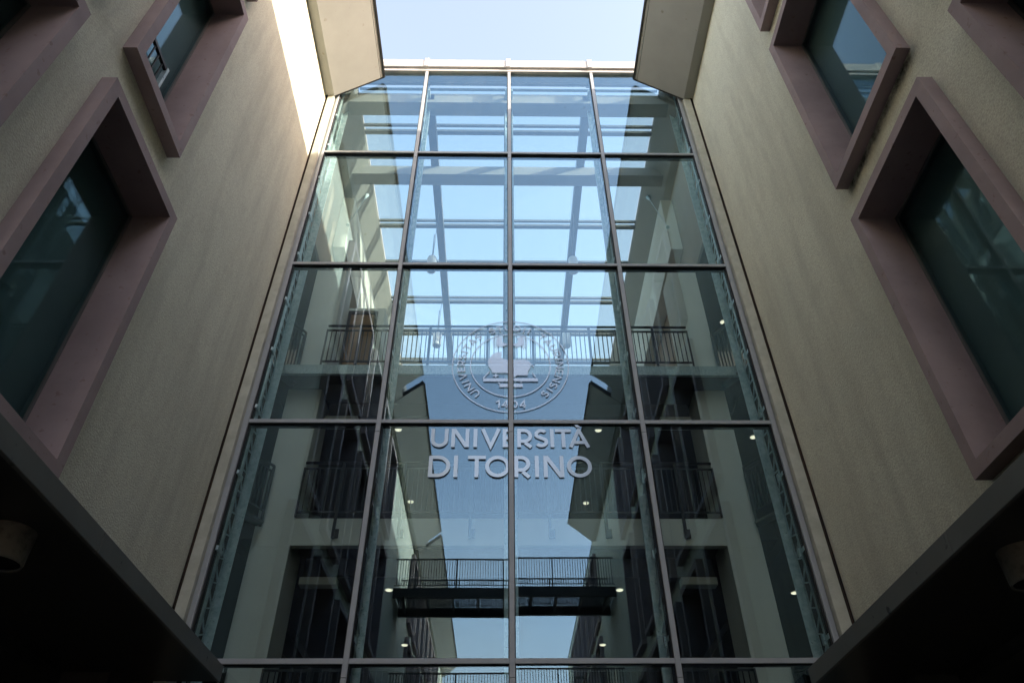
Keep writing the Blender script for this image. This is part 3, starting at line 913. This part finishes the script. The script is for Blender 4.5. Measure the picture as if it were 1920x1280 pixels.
# ---- stay cables at the roof edge
for s, side in ((-1, 'left'), (1, 'right')):
    t = thing('stay_cable', (s * 3.88, 11.3, 13.4), 'thin steel stay cable with cone ends at the %s roof edge' % side, 'cable', 'stay cables')
    a, b = Vector((s * 3.88, 11.55, 13.75)), Vector((s * 3.75, 12.2, 15.75))
    MB().tube(a, b, .009, 6).build('cable', 'galv', t)
    d = (b - a).normalized()
    MB().tube(a, a + d * .16, .05, 10, .012).build('cone', 'galv', t)
    MB().tube(b - d * .22, b, .016, 10, .06).build('cone', 'galv', t)

# ---- ceiling downlights
def downlight(x, y, z, lb):
    t = thing('downlight', (x, y, z - .02), lb, 'lamp', 'ceiling downlights')
    MB().tube((x, y, z - .012), (x, y, z - .001), .072, 20).build('trim_ring', 'lampshade', t)
    MB().tube((x, y, z - .020), (x, y, z - .0125), .058, 20).build('lamp_disc', 'lamp', t)
LB = {0: 'left of the lettering', 1: 'right of the lettering'}
for x, y, z, lb in ((-2.13, 11.77, 7.998, 'lit round downlight under the upper gallery, left of the lettering'),
                    (1.73, 11.77, 7.998, 'lit round downlight under the upper gallery, right of the lettering'),
                    (-2.15, 14.6, 7.998, 'lit round downlight farther back under the upper gallery, on the left'),
                    (1.75, 14.65, 7.998, 'lit round downlight farther back under the upper gallery, on the right'),
                    (4.80, 12.0, 7.998, 'lit round downlight in the middle corridor behind the right truss column'),
                    (-2.10, 12.55, 5.158, 'lit round downlight under the middle gallery, left of the footbridge reflection'),
                    (1.95, 12.55, 5.158, 'lit round downlight under the middle gallery, right of the footbridge reflection'),
                    (-2.10, 15.35, 5.158, 'lit round downlight far back under the middle gallery, on the left'),
                    (1.95, 15.35, 5.158, 'lit round downlight far back under the middle gallery, on the right'),
                    (4.92, 12.28, 4.998, 'lit round downlight in the lower corridor behind the right truss column'),
                    (4.86, 12.15, 11.198, 'lit round downlight in the upper corridor behind the right truss column')):
    downlight(x, y, z, lb)

# =================================================================== BEHIND THE CAMERA (seen in the glass)
def footbridge(zd, label):
    t = thing('footbridge', (0, -10, zd), label, 'bridge', 'footbridges across the courtyard')
    ya, yb = -9.0, -10.95
    for y in (ya, yb):
        MB().box(WL + .002, WR - .002, y - .06, y + .06, zd - .36, zd).build('side_beam', 'darkmetal', t)
    for k in range(9):
        x = -3.9 + .975 * k
        MB().box(x - .04, x + .04, yb + .061, ya - .061, zd - .25, zd - .08).build('cross_beam', 'darkmetal', t)
    # open grating deck
    bar = MB().box(-.012, .012, yb + .062, ya - .062, -.04, 0).mesh('grating_bar', 'grate')
    x = -4.1
    while x < 4.12:
        place('grating_bar', bar, (x, 0, zd - .03), t); x += .062
    for k in range(14):
        y = yb + .12 + k * .13
        MB().box(-4.14, 4.16, y - .008, y + .008, zd - .066, zd - .0705 + .0).build('grating_rod', 'grate', t) if False else MB().box(-4.14, 4.16, y - .010, y + .010, zd - .10, zd - .071).build('grating_rod', 'grate', t)
    for y in (ya + .02, yb - .02):
        MB().box(WL + .01, WR - .01, y - .02, y + .02, zd + 1.13, zd + 1.18).build('hand_rail', 'darkmetal', t)
        MB().box(WL + .01, WR - .01, y - .012, y + .012, zd + .10, zd + .13).build('lower_rail', 'darkmetal', t)
        me = MB().box(-.012, .012, -.012, .012, 0, .999).mesh('baluster', 'darkmetal')
        for k in range(1, 84):
            place('baluster', me, (WL + (WR - WL) * k / 84, y, zd + .1305), t)
        for k in range(5):
            x = -3.6 + 1.8 * k
            MB().box(x - .025, x + .025, y + .021, y + .05, zd - .2, zd + 1.13).build('post', 'darkmetal', t)
    return t
footbridge(11.18, 'upper dark steel footbridge across the courtyard, mirrored in the glass')
footbridge(7.03, 'lower dark steel footbridge across the courtyard, mirrored at the bottom of the glass')

fb = thing('far_house', (3, -46, -1.6), 'pale flat roofed house at the far end of the courtyard, mirrored low in the glass', 'house')
MB().box(1.5, 9, -54, -46, -1.6, 14.2).build('wall', 'cream', fb)
MB().box(1.2, 9.3, -54.3, -45.7, 14.2, 14.5).build('roof', 'roofing', fb)
for k in range(3):
    for z in (10.9, 7.6, 4.3):
        MB().box(2.2 + 2.2 * k, 3.4 + 2.2 * k, -45.99, -45.9, z, z + 1.7).build('window', 'lens', fb)

bal = thing('balcony_frame', (4.0, -22, 9.0), 'dark steel balcony frame on the right wall, mirrored low in the glass', 'balcony')
MB().box(3.55, 3.65, -22.1, -22.0, 8.3, 11.6).box(3.55, 4.19, -22.1, -22.0, 11.6, 11.72).box(3.55, 3.65, -23.4, -23.3, 8.3, 11.6).build('post_frame', 'darkmetal', bal)
MB().box(3.50, 4.19, -23.45, -21.95, 8.18, 8.3).build('floor', 'darkmetal', bal)
